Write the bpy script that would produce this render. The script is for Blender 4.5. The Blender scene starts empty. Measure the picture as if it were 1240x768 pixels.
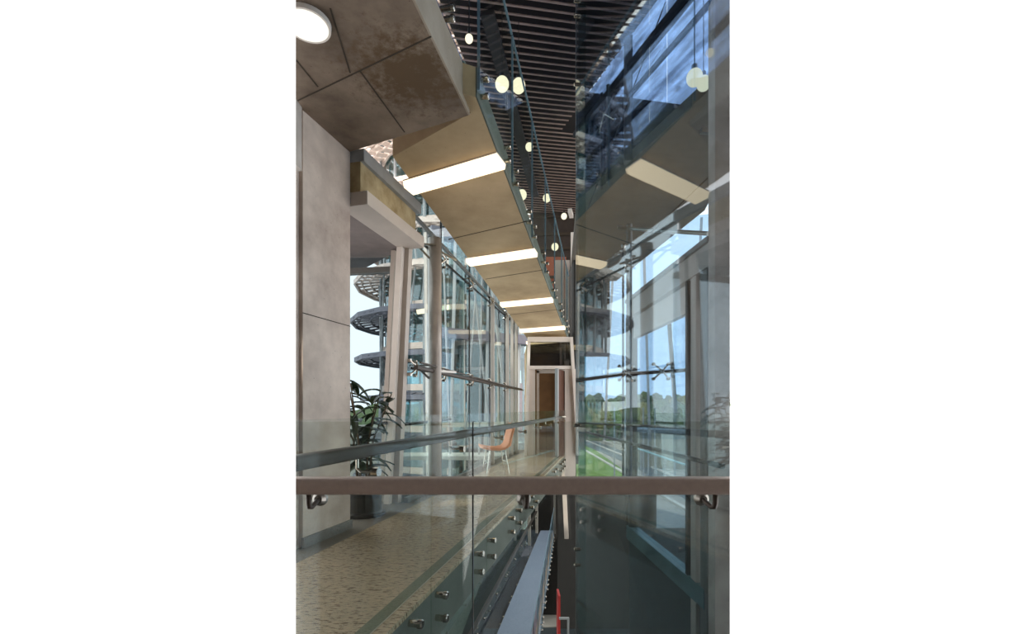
import bpy, bmesh, math, random
from mathutils import Vector, Matrix, noise
random.seed(7)
S = bpy.context.scene
COL = S.collection
EYE = 1.14
F = 560.0
AX = .2143                       # direction of the building's long axis (dX per dY)
AXIS = Vector((AX, 1, 0)).normalized()
SIDE = Vector((1, -AX, 0)).normalized()

def edge_x(Y): return -1.12 + AX * Y          # edge of the deck over the void
def facade_x(Y): return -2.483 + AX * Y       # glazed front on the left
def mirror_x(Y): return .88 - .073 * Y        # tall glass wall on the right

def P(px, py, Y):                # a point of the place, from where it is seen and how far off it is
    return Vector(((px - 620) / F * Y, Y, EYE + (495 - py) / F * Y))

# ------------------------------------------------------------------ materials
def mat(name):
    m = bpy.data.materials.new(name); m.use_nodes = True
    nt = m.node_tree; nt.nodes.clear()
    return m, nt, nt.nodes, nt.links

def lin(c):
    return tuple(((v / 255) / 12.92 if v / 255 <= .04045 else ((v / 255 + .055) / 1.055) ** 2.4) for v in c) + (1,)

def plain(name, c, rough=.5, metal=0, spec=.4, vary=.12, scale=6, bump=0):
    m, nt, N, L = mat(name)
    o = N.new('ShaderNodeOutputMaterial'); b = N.new('ShaderNodeBsdfPrincipled')
    L.new(b.outputs[0], o.inputs[0])
    b.inputs['Roughness'].default_value = rough; b.inputs['Metallic'].default_value = metal
    b.inputs['Specular IOR Level'].default_value = spec
    t = N.new('ShaderNodeTexCoord'); n = N.new('ShaderNodeTexNoise')
    n.inputs['Scale'].default_value = scale; n.inputs['Detail'].default_value = 4
    L.new(t.outputs['Object'], n.inputs['Vector'])
    r = N.new('ShaderNodeValToRGB'); cc = lin(c)
    r.color_ramp.elements[0].position = .3; r.color_ramp.elements[1].position = .7
    r.color_ramp.elements[0].color = tuple(v * (1 - vary) for v in cc[:3]) + (1,)
    r.color_ramp.elements[1].color = tuple(min(1, v * (1 + vary)) for v in cc[:3]) + (1,)
    L.new(n.outputs['Fac'], r.inputs[0]); L.new(r.outputs[0], b.inputs['Base Color'])
    if bump:
        bp = N.new('ShaderNodeBump'); bp.inputs['Strength'].default_value = bump; bp.inputs['Distance'].default_value = .01
        L.new(n.outputs['Fac'], bp.inputs['Height']); L.new(bp.outputs[0], b.inputs['Normal'])
    return m

def concrete(name, c, c2, stain=None, scale=1.6):
    m, nt, N, L = mat(name)
    o = N.new('ShaderNodeOutputMaterial'); b = N.new('ShaderNodeBsdfPrincipled'); L.new(b.outputs[0], o.inputs[0])
    b.inputs['Roughness'].default_value = .75; b.inputs['Specular IOR Level'].default_value = .25
    t = N.new('ShaderNodeTexCoord')
    n = N.new('ShaderNodeTexNoise'); n.inputs['Scale'].default_value = scale; n.inputs['Detail'].default_value = 8; n.inputs['Roughness'].default_value = .62
    L.new(t.outputs['Object'], n.inputs['Vector'])
    r = N.new('ShaderNodeValToRGB'); r.color_ramp.elements[0].position = .32; r.color_ramp.elements[1].position = .68
    r.color_ramp.elements[0].color = lin(c2); r.color_ramp.elements[1].color = lin(c)
    L.new(n.outputs['Fac'], r.inputs[0])
    n2 = N.new('ShaderNodeTexVoronoi'); n2.inputs['Scale'].default_value = 14
    L.new(t.outputs['Object'], n2.inputs['Vector'])
    r2 = N.new('ShaderNodeValToRGB'); r2.color_ramp.elements[0].position = .03; r2.color_ramp.elements[1].position = .075
    r2.color_ramp.elements[0].color = (.35, .33, .3, 1); r2.color_ramp.elements[1].color = (1, 1, 1, 1)
    L.new(n2.outputs['Distance'], r2.inputs[0])
    mx = N.new('ShaderNodeMixRGB'); mx.blend_type = 'MULTIPLY'; mx.inputs[0].default_value = .8
    L.new(r.outputs[0], mx.inputs[1]); L.new(r2.outputs[0], mx.inputs[2])
    last = mx.outputs[0]
    if stain:
        # damp stain around a place on the surface
        (sx, sy, sz), rad, sc = stain
        mp = N.new('ShaderNodeVectorMath'); mp.operation = 'DISTANCE'; mp.inputs[1].default_value = (sx, sy, sz)
        L.new(t.outputs['Object'], mp.inputs[0])
        ns = N.new('ShaderNodeTexNoise'); ns.inputs['Scale'].default_value = 11; ns.inputs['Detail'].default_value = 9; ns.inputs['Roughness'].default_value = .75
        L.new(t.outputs['Object'], ns.inputs['Vector'])
        ma = N.new('ShaderNodeMath'); ma.operation = 'MULTIPLY_ADD'; ma.inputs[1].default_value = -.55 / rad; ma.inputs[2].default_value = .42
        L.new(mp.outputs['Value'], ma.inputs[0])
        ad = N.new('ShaderNodeMath'); ad.operation = 'ADD'; L.new(ma.outputs[0], ad.inputs[0]); L.new(ns.outputs['Fac'], ad.inputs[1])
        rs = N.new('ShaderNodeValToRGB'); rs.color_ramp.elements[0].position = .58; rs.color_ramp.elements[1].position = .80
        L.new(ad.outputs[0], rs.inputs[0])
        m2 = N.new('ShaderNodeMixRGB'); m2.blend_type = 'MIX'
        L.new(rs.outputs[0], m2.inputs[0]); L.new(last, m2.inputs[1]); m2.inputs[2].default_value = lin(sc)
        last = m2.outputs[0]
    L.new(last, b.inputs['Base Color'])
    bp = N.new('ShaderNodeBump'); bp.inputs['Strength'].default_value = .25; bp.inputs['Distance'].default_value = .01
    L.new(n.outputs['Fac'], bp.inputs['Height']); L.new(bp.outputs[0], b.inputs['Normal'])
    return m

def granite(name, c, dark, scale=38, amount=.42, rough=.25, stretch=3.2):
    m, nt, N, L = mat(name)
    o = N.new('ShaderNodeOutputMaterial'); b = N.new('ShaderNodeBsdfPrincipled'); L.new(b.outputs[0], o.inputs[0])
    b.inputs['Roughness'].default_value = rough
    t = N.new('ShaderNodeTexCoord'); mp = N.new('ShaderNodeMapping')
    mp.inputs['Rotation'].default_value = (0, 0, .35); mp.inputs['Scale'].default_value = (1, stretch, 1)
    L.new(t.outputs['Object'], mp.inputs[0])
    n = N.new('ShaderNodeTexNoise'); n.inputs['Scale'].default_value = scale; n.inputs['Detail'].default_value = 5; n.inputs['Roughness'].default_value = .7
    L.new(mp.outputs[0], n.inputs['Vector'])
    r = N.new('ShaderNodeValToRGB'); r.color_ramp.elements[0].position = amount - .06; r.color_ramp.elements[1].position = amount + .04
    r.color_ramp.elements[0].color = lin(dark); r.color_ramp.elements[1].color = lin(c)
    e = r.color_ramp.elements.new(.64); e.color = tuple(min(1, v * 1.15) for v in lin(c)[:3]) + (1,)
    L.new(n.outputs['Fac'], r.inputs[0])
    n3 = N.new('ShaderNodeTexNoise'); n3.inputs['Scale'].default_value = 1.3; L.new(t.outputs['Object'], n3.inputs['Vector'])
    r3 = N.new('ShaderNodeValToRGB'); r3.color_ramp.elements[0].color = (.8, .8, .8, 1); r3.color_ramp.elements[1].color = (1.1, 1.05, 1, 1)
    L.new(n3.outputs['Fac'], r3.inputs[0])
    mx = N.new('ShaderNodeMixRGB'); mx.blend_type = 'MULTIPLY'; mx.inputs[0].default_value = 1
    L.new(r.outputs[0], mx.inputs[1]); L.new(r3.outputs[0], mx.inputs[2]); L.new(mx.outputs[0], b.inputs['Base Color'])
    return m

def glass(name, tint, refl=.04, rough=0.0, wave=0, graze=.8):
    m, nt, N, L = mat(name)
    o = N.new('ShaderNodeOutputMaterial'); mx = N.new('ShaderNodeMixShader')
    tr = N.new('ShaderNodeBsdfTransparent'); gl = N.new('ShaderNodeBsdfGlossy')
    tr.inputs[0].default_value = tint + (1,) if len(tint) == 3 else tint
    gl.inputs['Roughness'].default_value = rough
    lw = N.new('ShaderNodeLayerWeight'); lw.inputs[0].default_value = .5
    pw = N.new('ShaderNodeMath'); pw.operation = 'POWER'; pw.inputs[1].default_value = 4.5
    L.new(lw.outputs['Facing'], pw.inputs[0])
    ma = N.new('ShaderNodeMath'); ma.operation = 'MULTIPLY_ADD'; ma.inputs[1].default_value = (1 - refl) * graze; ma.inputs[2].default_value = refl
    L.new(pw.outputs[0], ma.inputs[0]); L.new(ma.outputs[0], mx.inputs[0])
    L.new(tr.outputs[0], mx.inputs[1]); L.new(gl.outputs[0], mx.inputs[2]); L.new(mx.outputs[0], o.inputs[0])
    if wave:
        # fritted, streaky glass: the tint itself varies
        t = N.new('ShaderNodeTexCoord'); mp = N.new('ShaderNodeMapping'); mp.inputs['Scale'].default_value = (1, 1, 5); mp.inputs['Rotation'].default_value = (.5, 0, .4)
        n = N.new('ShaderNodeTexNoise'); n.inputs['Scale'].default_value = 2.2; n.inputs['Detail'].default_value = 7
        L.new(t.outputs['Object'], mp.inputs[0]); L.new(mp.outputs[0], n.inputs['Vector'])
        r = N.new('ShaderNodeValToRGB'); r.color_ramp.elements[0].position = .35; r.color_ramp.elements[1].position = .68
        r.color_ramp.elements[0].color = tuple(v * (1 - wave) for v in tint[:3]) + (1,)
        r.color_ramp.elements[1].color = tuple(min(1, v * (1 + wave)) for v in tint[:3]) + (1,)
        L.new(n.outputs['Fac'], r.inputs[0]); L.new(r.outputs[0], tr.inputs[0])
    return m

def emit(name, c, s):
    m, nt, N, L = mat(name)
    o = N.new('ShaderNodeOutputMaterial'); e = N.new('ShaderNodeEmission')
    e.inputs[0].default_value = c + (1,); e.inputs[1].default_value = s
    L.new(e.outputs[0], o.inputs[0]); return m

M = dict(
    column=concrete('column_concrete', (226, 208, 194), (168, 150, 138)),
    slab=concrete('slab_concrete', (150, 131, 114), (96, 81, 68), stain=((1.16, 1.28, 0), .80, (96, 76, 56))),
    fascia=concrete('fascia_concrete', (176, 160, 142), (146, 130, 112)),
    soffit=concrete('soffit_concrete', (198, 172, 136), (160, 136, 104), scale=1.1),
    beam=concrete('beam_concrete', (176, 160, 126), (124, 104, 70), scale=4),
    joint=plain('joint_dark', (62, 52, 42), .9),
    floor=granite('terrazzo', (184, 165, 140), (92, 74, 60), scale=24, amount=.43),
    border=granite('border_stone', (118, 122, 104), (84, 86, 72), amount=.4),
    strip=plain('joint_strip', (168, 160, 140), .4),
    carpet=plain('grey_floor', (112, 106, 98), .8, scale=60),
    skirting=granite('skirting_granite', (120, 120, 118), (70, 70, 70), scale=60),
    deckside=concrete('deck_side', (105, 108, 100), (88, 90, 84)),
    bluefloor=granite('blue_floor', (128, 142, 164), (92, 106, 128), scale=20, rough=.5),
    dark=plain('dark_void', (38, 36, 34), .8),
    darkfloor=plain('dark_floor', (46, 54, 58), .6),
    ceil=plain('ceiling_black', (26, 20, 19), .9),
    slat=plain('ceiling_slat', (150, 128, 118), .5),
    white=plain('white_frame', (226, 214, 204), .45, vary=.04),
    frame=plain('pale_frame', (182, 170, 160), .45, vary=.05),
    greyframe=plain('grey_frame', (112, 110, 106), .45),
    steel=plain('steel', (150, 146, 140), .3, metal=.85, vary=.05),
    rail=plain('rail_metal', (172, 152, 142), .42, metal=.25, vary=.06, scale=60),
    darkrail=plain('dark_rail', (66, 56, 50), .45, metal=.4),
    black=plain('black_metal', (34, 34, 36), .5),
    chrome=plain('chrome', (205, 196, 185), .16, metal=1, vary=.02),
    wood=plain('timber', (126, 92, 56), .5, vary=.15, scale=3),
    darkwood=plain('dark_timber', (78, 48, 34), .5),
    redpanel=plain('red_panel', (150, 84, 62), .6),
    red=plain('red', (170, 44, 40), .6),
    orange=plain('orange_leather', (236, 150, 104), .5, vary=.06),
    yellow=plain('yellow', (214, 158, 50), .5),
    pot=plain('pot', (42, 42, 42), .45),
    leaf=plain('leaf', (38, 54, 28), .35, vary=.4, scale=9),
    stem=plain('stem', (84, 70, 50), .8),
    soil=plain('soil', (50, 38, 28), .95),
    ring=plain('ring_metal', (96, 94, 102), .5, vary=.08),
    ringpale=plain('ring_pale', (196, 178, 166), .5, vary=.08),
    strut=plain('strut_white', (150, 152, 152), .4, vary=.03),
    plaza=plain('plaza', (150, 146, 138), .8, scale=.4),
    road=plain('road', (98, 106, 108), .8, scale=.5),
    lawn=plain('lawn', (98, 128, 52), .9, vary=.25, scale=1.5),
    kerb=plain('kerb', (190, 186, 176), .7),
    tree1=plain('tree_green', (104, 116, 62), .9, vary=.45, scale=.8),
    tree2=plain('tree_ochre', (150, 132, 72), .9, vary=.4, scale=.8),
    tree3=plain('tree_dark', (76, 92, 54), .9, vary=.45, scale=.8),
    g_over=glass('overhead_glass', (.93, .965, .95), .02, graze=.15),
    g_near=glass('near_glass', (.94, .952, .935), .03),
    g_deck=glass('deck_glass', (.945, .962, .95), .022, graze=.16),
    g_facade=glass('facade_glass', (.80, .87, .89), .03, graze=.5),
    g_mirror=glass('coated_glass', (.72, .79, .84), .10, graze=.5),
    edge=plain('glass_edge', (112, 136, 150), .2),
    g_wing=glass('wing_glass', (.58, .74, .77), .14),
    g_sky=glass('window_glass', (.60, .66, .69), .02, graze=.3),
    g_blue=glass('blue_fritted_glass', (.44, .53, .68), .02, wave=.28, graze=.2),
    g_teal=glass('teal_glass', (.55, .74, .77), .10),
    g_ice=glass('pale_blue_glass', (.84, .90, .95), .04, graze=.3),
    lamp=emit('lamp_warm', (1.0, .82, .54), 1.6),
    lamp2=emit('lamp_globe', (1.0, .93, .66), .95),
    lamp3=emit('lamp_round', (1.0, .97, .84), .85),
)

# ------------------------------------------------------------------ building helpers
CUT = []
def finish(name, bm, m, parent=None, smooth=False, mats=None, base=None, cut=True):
    bmesh.ops.recalc_face_normals(bm, faces=bm.faces)
    if smooth:
        for f in bm.faces: f.smooth = True
    if cut: section(bm)
    if not bm.verts:
        bm.free(); return None
    if parent is not None:
        o0 = world(parent)
    else:
        xs = [v.co.x for v in bm.verts]; ys = [v.co.y for v in bm.verts]; zs = [v.co.z for v in bm.verts]
        o0 = Vector(base) if base else Vector(((min(xs) + max(xs)) / 2, (min(ys) + max(ys)) / 2, min(zs)))
    bmesh.ops.translate(bm, vec=-o0, verts=bm.verts)
    me = bpy.data.meshes.new(name); bm.to_mesh(me); bm.free()
    for x in (mats or [m]): me.materials.append(x)
    o = bpy.data.objects.new(name, me); COL.objects.link(o)
    if parent is not None:
        o.parent = parent; o['w'] = list(o0)
    else:
        o.location = o0; o['w'] = list(o0)
    return o

def world(o): return Vector(o['w'])

def section(bm):
    # only the part of the building and grounds that lies between two section lines is modelled
    for n in ((1, .4679, 0), (-1, .4714, 0)):
        n = Vector(n)
        if all(v.co.dot(n) >= -1e-6 for v in bm.verts): continue
        g = list(bm.verts) + list(bm.edges) + list(bm.faces)
        r = bmesh.ops.bisect_plane(bm, geom=g, dist=1e-6, plane_co=(0, 0, 0), plane_no=n, clear_inner=True)
        ed = [e for e in r['geom_cut'] if isinstance(e, bmesh.types.BMEdge)]
        if ed:
            try: bmesh.ops.edgeloop_fill(bm, edges=ed)
            except Exception: pass

def tag(o, label, cat, group=None, kind=None):
    if o is None: return o
    o['label'] = label
    if cat: o['category'] = cat
    if group: o['group'] = group
    if kind: o['kind'] = kind
    return o

def thing(name, loc, label, cat, group=None, kind=None):
    o = bpy.data.objects.new(name, None); COL.objects.link(o)
    o.empty_display_size = .1
    o.location = loc; o['w'] = list(loc)
    return tag(o, label, cat, group, kind)

def struct(name, bm, m, label=None, cat=None, **k):
    o = finish(name, bm, m, **k)
    if o is not None:
        o['kind'] = 'structure'
        if label: o['label'] = label
        o['category'] = cat or name.split('_')[0]
    return o

def NB(): return bmesh.new()

def hexa(bm, pts):               # 8 points: bottom 4 ccw, top 4 ccw
    v = [bm.verts.new(p) for p in pts]
    for f in ((0, 3, 2, 1), (4, 5, 6, 7), (0, 1, 5, 4), (1, 2, 6, 5), (2, 3, 7, 6), (3, 0, 4, 7)):
        bm.faces.new([v[i] for i in f])

def prism(bm, poly, z0, z1):     # poly of (x, y) points, z may be functions of (x, y)
    fz0 = z0 if callable(z0) else (lambda x, y: z0)
    fz1 = z1 if callable(z1) else (lambda x, y: z1)
    a = [bm.verts.new((x, y, fz0(x, y))) for x, y in poly]
    b = [bm.verts.new((x, y, fz1(x, y))) for x, y in poly]
    n = len(poly)
    bm.faces.new(a[::-1]); bm.faces.new(b)
    for i in range(n): bm.faces.new((a[i], a[(i + 1) % n], b[(i + 1) % n], b[i]))

def wallseg(bm, p, q, t, z0, z1):     # upright slab from p to q (x, y), thickness t
    p = Vector(p[:2]); q = Vector(q[:2]); d = (q - p).normalized(); n = Vector((-d.y, d.x)) * t / 2
    prism(bm, [tuple(p - n), tuple(q - n), tuple(q + n), tuple(p + n)], z0, z1)

def bar(bm, a, b, w, h, up=Vector((0, 0, 1))):
    a = Vector(a); b = Vector(b); d = (b - a).normalized()
    if abs(d.dot(up)) > .98: up = Vector(AXIS)
    s = d.cross(up).normalized() * w / 2; u = s.cross(d).normalized() * h / 2
    hexa(bm, [a - s - u, a + s - u, b + s - u, b - s - u, a - s + u, a + s + u, b + s + u, b - s + u])

def tube(bm, pts, r, n=10, caps=True):
    pts = [Vector(p) for p in pts]; rings = []
    rr = r if isinstance(r, (list, tuple)) else [r] * len(pts)
    ref = None
    for i, p in enumerate(pts):
        d = (pts[min(i + 1, len(pts) - 1)] - pts[max(i - 1, 0)]).normalized()
        if ref is None:
            ref = Vector((0, 0, 1)) if abs(d.z) < .9 else Vector((1, 0, 0))
        s = d.cross(ref).normalized(); u = s.cross(d).normalized(); ref = u
        rings.append([bm.verts.new(p + (s * math.cos(2 * math.pi * k / n) + u * math.sin(2 * math.pi * k / n)) * rr[i]) for k in range(n)])
    for a, b in zip(rings, rings[1:]):
        for k in range(n): bm.faces.new((a[k], a[(k + 1) % n], b[(k + 1) % n], b[k]))
    if caps: bm.faces.new(rings[0][::-1]); bm.faces.new(rings[-1])

def oval(bm, a, b, w, h, n=16, up=Vector((0, 0, 1))):   # flat rounded handrail
    a = Vector(a); b = Vector(b); d = (b - a).normalized(); s = d.cross(up).normalized(); u = s.cross(d)
    def ring(p):
        r = []
        for k in range(n):
            t = 2 * math.pi * k / n; c, q = math.cos(t), math.sin(t)
            r.append(bm.verts.new(p + s * math.copysign(abs(c) ** .45, c) * w / 2 + u * math.copysign(abs(q) ** .45, q) * h / 2))
        return r
    A, B = ring(a), ring(b)
    for k in range(n): bm.faces.new((A[k], A[(k + 1) % n], B[(k + 1) % n], B[k]))
    bm.faces.new(A[::-1]); bm.faces.new(B)

def ball(bm, c, r, sc=(1, 1, 1), seg=14):
    bmesh.ops.create_uvsphere(bm, u_segments=seg, v_segments=max(6, seg // 2 + 1), radius=r,
                              matrix=Matrix.Translation(c) @ Matrix.Diagonal((*sc, 1)))

def lathe(bm, c, prof, n=28):
    c = Vector(c); rings = []
    for r, z in prof:
        rings.append([bm.verts.new(c + Vector((r * math.cos(2 * math.pi * k / n), r * math.sin(2 * math.pi * k / n), z))) for k in range(n)])
    for a, b in zip(rings, rings[1:]):
        for k in range(n): bm.faces.new((a[k], a[(k + 1) % n], b[(k + 1) % n], b[k]))
    bm.faces.new(rings[0][::-1]); bm.faces.new(rings[-1])

def fixing_bm(c, n, r=.026, l=.075):   # disc fixing through the glass
    bm = NB(); n = Vector(n).normalized(); c = Vector(c)
    tube(bm, [c - n * l, c + n * .012], r * .8, 14)
    tube(bm, [c + n * .006, c + n * .028, c + n * .034], [r, r, r * .8], 16)
    return bm

ORD = ['first', 'second', 'third', 'fourth', 'fifth', 'sixth', 'seventh', 'eighth', 'ninth', 'tenth', 'eleventh', 'twelfth']

# ------------------------------------------------------------------ the deck
Y0, YD = 1.2, 11.25
def strip(x0, x1, ya, yb): return [(x0(ya), ya), (x1(ya), ya), (x1(yb), yb), (x0(yb), yb)]
bm = NB(); prism(bm, strip(lambda y: -2.32 + AX * y, lambda y: edge_x(y) - .18, Y0, YD + 1.6), -.03, 0)
fl = struct('floor', bm, M['floor'], 'beige speckled stone deck floor', 'floor')
bm = NB(); prism(bm, strip(lambda y: edge_x(y) - .18, lambda y: edge_x(y) - .10, Y0, YD + 1.6), -.03, .001)
finish('border_band', bm, M['border'], fl)
bm = NB(); prism(bm, strip(lambda y: edge_x(y) - .10, lambda y: edge_x(y) - .092, Y0, YD + 1.6), -.03, .002)
finish('border_joint', bm, M['strip'], fl)
bm = NB(); prism(bm, strip(lambda y: edge_x(y) - .092, lambda y: edge_x(y) - .02, Y0, YD + 1.6), -.03, .001)
finish('edge_stone', bm, M['floor'], fl)
bm = NB(); prism(bm, strip(lambda y: facade_x(y) - .15, lambda y: -2.32 + AX * y, Y0, YD + 1.6), -.03, -.001)
prism(bm, strip(lambda y: facade_x(y) - 2.6, lambda y: facade_x(y) - .15, 3.4, 6.0), -.03, -.001)
finish('grey_floor', bm, M['carpet'], fl)
bm = NB(); prism(bm, strip(lambda y: facade_x(y) - .15, lambda y: edge_x(y) - .02, Y0, YD + 1.6), -.36, -.03)
finish('slab', bm, M['deckside'], fl)

# ------------------------------------------------------------------ column on the left
ct = Vector((-1.71, 3.78)); ce = Vector((-1.54, 4.40))
back = Vector((-1.0, AX)).normalized() * .9
t = thing('concrete_column', (-2.0, 4.2, 0), 'tall fair-faced concrete column rising from the deck at the left', 'column')
t['kind'] = 'structure'
bm = NB(); prism(bm, [tuple(ct), tuple(ce), tuple(ce + back), tuple(ct + back)], 0, 3.58)
finish('shaft', bm, M['column'], t)
bm = NB()
d = (ce - ct).normalized()
prism(bm, [tuple(ct + Vector((-.5, -.14))), tuple(ct + Vector((-.035, -.14))), tuple(ct + Vector((-.035, .02))), tuple(ct + Vector((-.5, .02)))], 0, 3.58)
finish('side_pier', bm, M['column'], t)
bm = NB()
for z in (1.92,):
    wallseg(bm, ct + Vector((.001, -.002)), ce + Vector((.001, 0)), .006, z, z + .006)
finish('formwork_joint', bm, M['joint'], t)
bm = NB(); wallseg(bm, ct + Vector((.004, -.012)), ce + Vector((.004, .012)), .03, 0, .085)
wallseg(bm, ct + Vector((-.5, -.155)), ct + Vector((-.03, -.155)), .03, 0, .085)
finish('skirting', bm, M['skirting'], t)
bm = NB(); prism(bm, [(-1.95, 3.50), (-1.645, 3.50), (-1.645, 3.62), (-1.95, 3.62)], 3.0, 3.5)
tag(finish('ventilation_duct', bm, plain('duct', (190, 180, 172), .5)), 'short pale square duct at the top of the left concrete column', 'duct')

# ------------------------------------------------------------------ slab of the storey above, near
ZS = 3.58
far_l = P(424, 184, 4.39); far_r = P(567, 140, 3.85); near_r = Vector((-.36 - AX * 2.6, 3.85 - 2.6, 0))
poly = [(near_r.x, near_r.y), (far_r.x, far_r.y), (far_l.x, far_l.y), (far_l.x - 1.3, far_l.y + .6), (-4, 1.25)]
bm = NB(); prism(bm, poly, ZS, ZS + .30)
base = (-1.9, 2.1, ZS)
up = struct('ceiling_1', bm, M['slab'], 'stained concrete slab overhead at the left', 'ceiling', base=base)
bm = NB()
def line_on(bm, a, b, z, w=.010):
    a = Vector(a); b = Vector(b); d = (b - a).normalized(); n = Vector((-d.y, d.x)) * w / 2
    prism(bm, [tuple(a - n), tuple(b - n), tuple(b + n), tuple(a + n)], z - .003, z + .004)
def onz(px, py, z): Y = F * (z - EYE) / (495 - py); return Vector(((px - 620) / F * Y, Y))
for a, b in (((360, 122), (522, 44)), ((436, 86), (490, 160)), ((400, 10), (424, 88)), ((358, 72), (385, 105))):
    line_on(bm, onz(*a, ZS), onz(*b, ZS), ZS)
finish('formwork_joint', bm, M['joint'], up)
bm = NB(); e0 = Vector((near_r.x, near_r.y)); e1 = Vector((far_r.x, far_r.y))
wallseg(bm, e0 + Vector((.006, 0)), e1 + Vector((.006, -.006)), .014, ZS + .001, ZS + .30)
finish('slab_edge', bm, M['fascia'], up)

# round light in it
t = thing('round_ceiling_light', tuple(onz(372, 26, ZS)) + (ZS - .03,), 'glowing round light recessed in the stained concrete slab at the top left', 'ceiling light')
c = world(t)
bm = NB(); lathe(bm, c, [(.134, .0), (.141, .0), (.143, .028), (.134, .028)], 40); finish('rim', bm, M['white'], t)
bm = NB(); lathe(bm, c, [(.133, .003), (.12, -.004), (.04, -.006)], 40); finish('diffuser', bm, M['lamp3'], t, smooth=True)

# ------------------------------------------------------------------ beam and window beyond the column
bb0 = Vector((ce.x, ce.y)); bb1 = Vector((facade_x(5.56) + .03, 5.56))
bm = NB(); wallseg(bm, bb0, bb1, .22, 3.20, 3.48)
struct('trim_1', bm, M['beam'], 'yellowish concrete beam between the column and the pale posts')
bm = NB(); wallseg(bm, bb0 + Vector((.03, 0)), bb1 + Vector((.06, .03)), .30, 3.07, 3.20)
struct('trim_2', bm, M['frame'], 'pale lintel under the yellowish beam')
bm = NB(); wallseg(bm, bb0 + Vector((.02, 0)), bb1 + Vector((.05, .03)), .25, 3.48, 3.60)
struct('trim_3', bm, plain('capping', (150, 154, 158), .4, metal=.3), 'grey metal capping over the yellowish beam')
bm = NB(); prism(bm, [(bb0.x, bb0.y), (bb1.x, bb1.y), (bb1.x - 1.0, bb1.y + 1.1), (bb0.x - 1.4, bb0.y + .4)], 3.09, 3.15)
struct('ceiling_2', bm, plain('recess_soffit', (120, 108, 104), .7), 'soffit of the window recess beside the column')
w1 = thing('window_1', (facade_x(5.9), 5.9, 0), 'window beside the concrete column looking out at the ringed tower', 'window', kind='structure')
wa = Vector((facade_x(5.2) - 1.4, 5.95)); wb = Vector((facade_x(5.6) - .02, 5.95))
bm = NB(); wallseg(bm, wa, wb, .02, 0.05, 3.08); finish('pane', bm, M['g_sky'], w1)
bm = NB(); bar(bm, (wa.x, 5.93, 2.86), (wb.x, 5.93, 2.93), .09, .07); finish('transom', bm, M['greyframe'], w1)
bm = NB(); wallseg(bm, wa, wb, .08, 0, .07); finish('sill', bm, M['greyframe'], w1)
pst = thing('leaning_post', (facade_x(5.56), 5.56, 0), 'group of pale slightly leaning frame profiles beside the window', 'post'); pst['kind'] = 'structure'
for (xt, xb, w, dy, zt) in ((478, 463, .05, .12, 3.07), (486, 470, .07, .0, 3.12), (495, 480, .085, .06, 3.42)):
    Y = 5.56 + dy
    a = P(xt, 300, Y); a.z = zt; b = P(xb, 600, Y); b.z = 0
    bm = NB(); bar(bm, b, a, .10, w, up=Vector(SIDE)); finish('profile', bm, M['frame'] if w != .07 else M['white'], pst)

# ------------------------------------------------------------------ glazed front along the deck
gf = thing('window_2', (facade_x(8), 8, 0), 'tall glazed front held by steel spider fittings along the deck', 'window', kind='structure')
ys = [5.75, 6.75, 8.1, 9.45, 10.8, 12.2]
def soff_z(Y): return 3.58 - .0893 * (Y - 4.31)
for a, b in zip(ys, ys[1:]):
    for z0, z1 in ((.05, 1.63), (1.66, 3.3), (3.33, 4.6)):
        bm = NB(); wallseg(bm, (facade_x(a + .01), a + .01), (facade_x(b - .01), b - .01), .016, z0, z1)
        finish('pane', bm, M['g_facade'], gf)
bm = NB(); wallseg(bm, (facade_x(5.6), 5.6), (facade_x(12.2), 12.2), .06, 0, .06); finish('sill', bm, M['greyframe'], gf)
bm = NB()
a = P(428, 182, 4.9); b = Vector((facade_x(12.2), 12.2, 3.35))
bar(bm, (facade_x(4.6), 4.6, 3.62), (facade_x(12.2), 12.2, 3.32), .05, .035); finish('top_rail', bm, M['greyframe'], gf)
bm = NB()
tube(bm, [(facade_x(5.6) + .12, 5.6, 1.64), (facade_x(12.2) + .12, 12.2, 1.64)], .03, 10)
tube(bm, [(facade_x(5.6) + .17, 5.6, 1.70), (facade_x(12.2) + .17, 12.2, 1.62)], .012, 8)
finish('tie_rod', bm, M['darkrail'], gf)
for z in (1.63, 3.30):
    bm = NB(); wallseg(bm, (facade_x(5.75), 5.75), (facade_x(12.2), 12.2), .02, z, z + .03); finish('glass_joint', bm, M['black'], gf)
for y in ys[1:-1]:
    bm = NB(); wallseg(bm, (facade_x(y - .01), y - .01), (facade_x(y + .01), y + .01), .022, .05, 4.6); finish('glass_joint', bm, M['black'], gf)
def spider(parent, c, n, r=.09):
    bm = NB(); c = Vector(c); n = Vector(n).normalized(); u = n.cross(Vector((0, 0, 1))).normalized()
    ball(bm, c + n * .07, .022)
    for su in (-1, 1):
        for sz in (-1, 1):
            e = c + u * su * r + Vector((0, 0, sz * r))
            tube(bm, [c + n * .07, c + n * .05 + (e - c) * .6, e + n * .03], [.016, .012, .010], 8)
            tube(bm, [e + n * .035, e - n * .012], .022, 12)
    tube(bm, [c + n * .07, c + n * .12], .012, 8)
    return finish('spider_fitting', bm, M['chrome'], parent, smooth=False)
for y in ys[:-1]:
    spider(gf, (facade_x(y), y, 1.645), SIDE, .085)
    spider(gf, (facade_x(y), y, 3.315), SIDE, .085)
for y, w, lean in ((9.45, .03, 0), (10.8, .05, 0), (11.3, .04, 0), (11.8, .06, 0)):
    bm = NB(); bar(bm, (facade_x(y) + .06, y, 0), (facade_x(y) + .06 + lean, y, 3.4), .07, w); finish('mullion', bm, M['frame'], gf)

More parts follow.
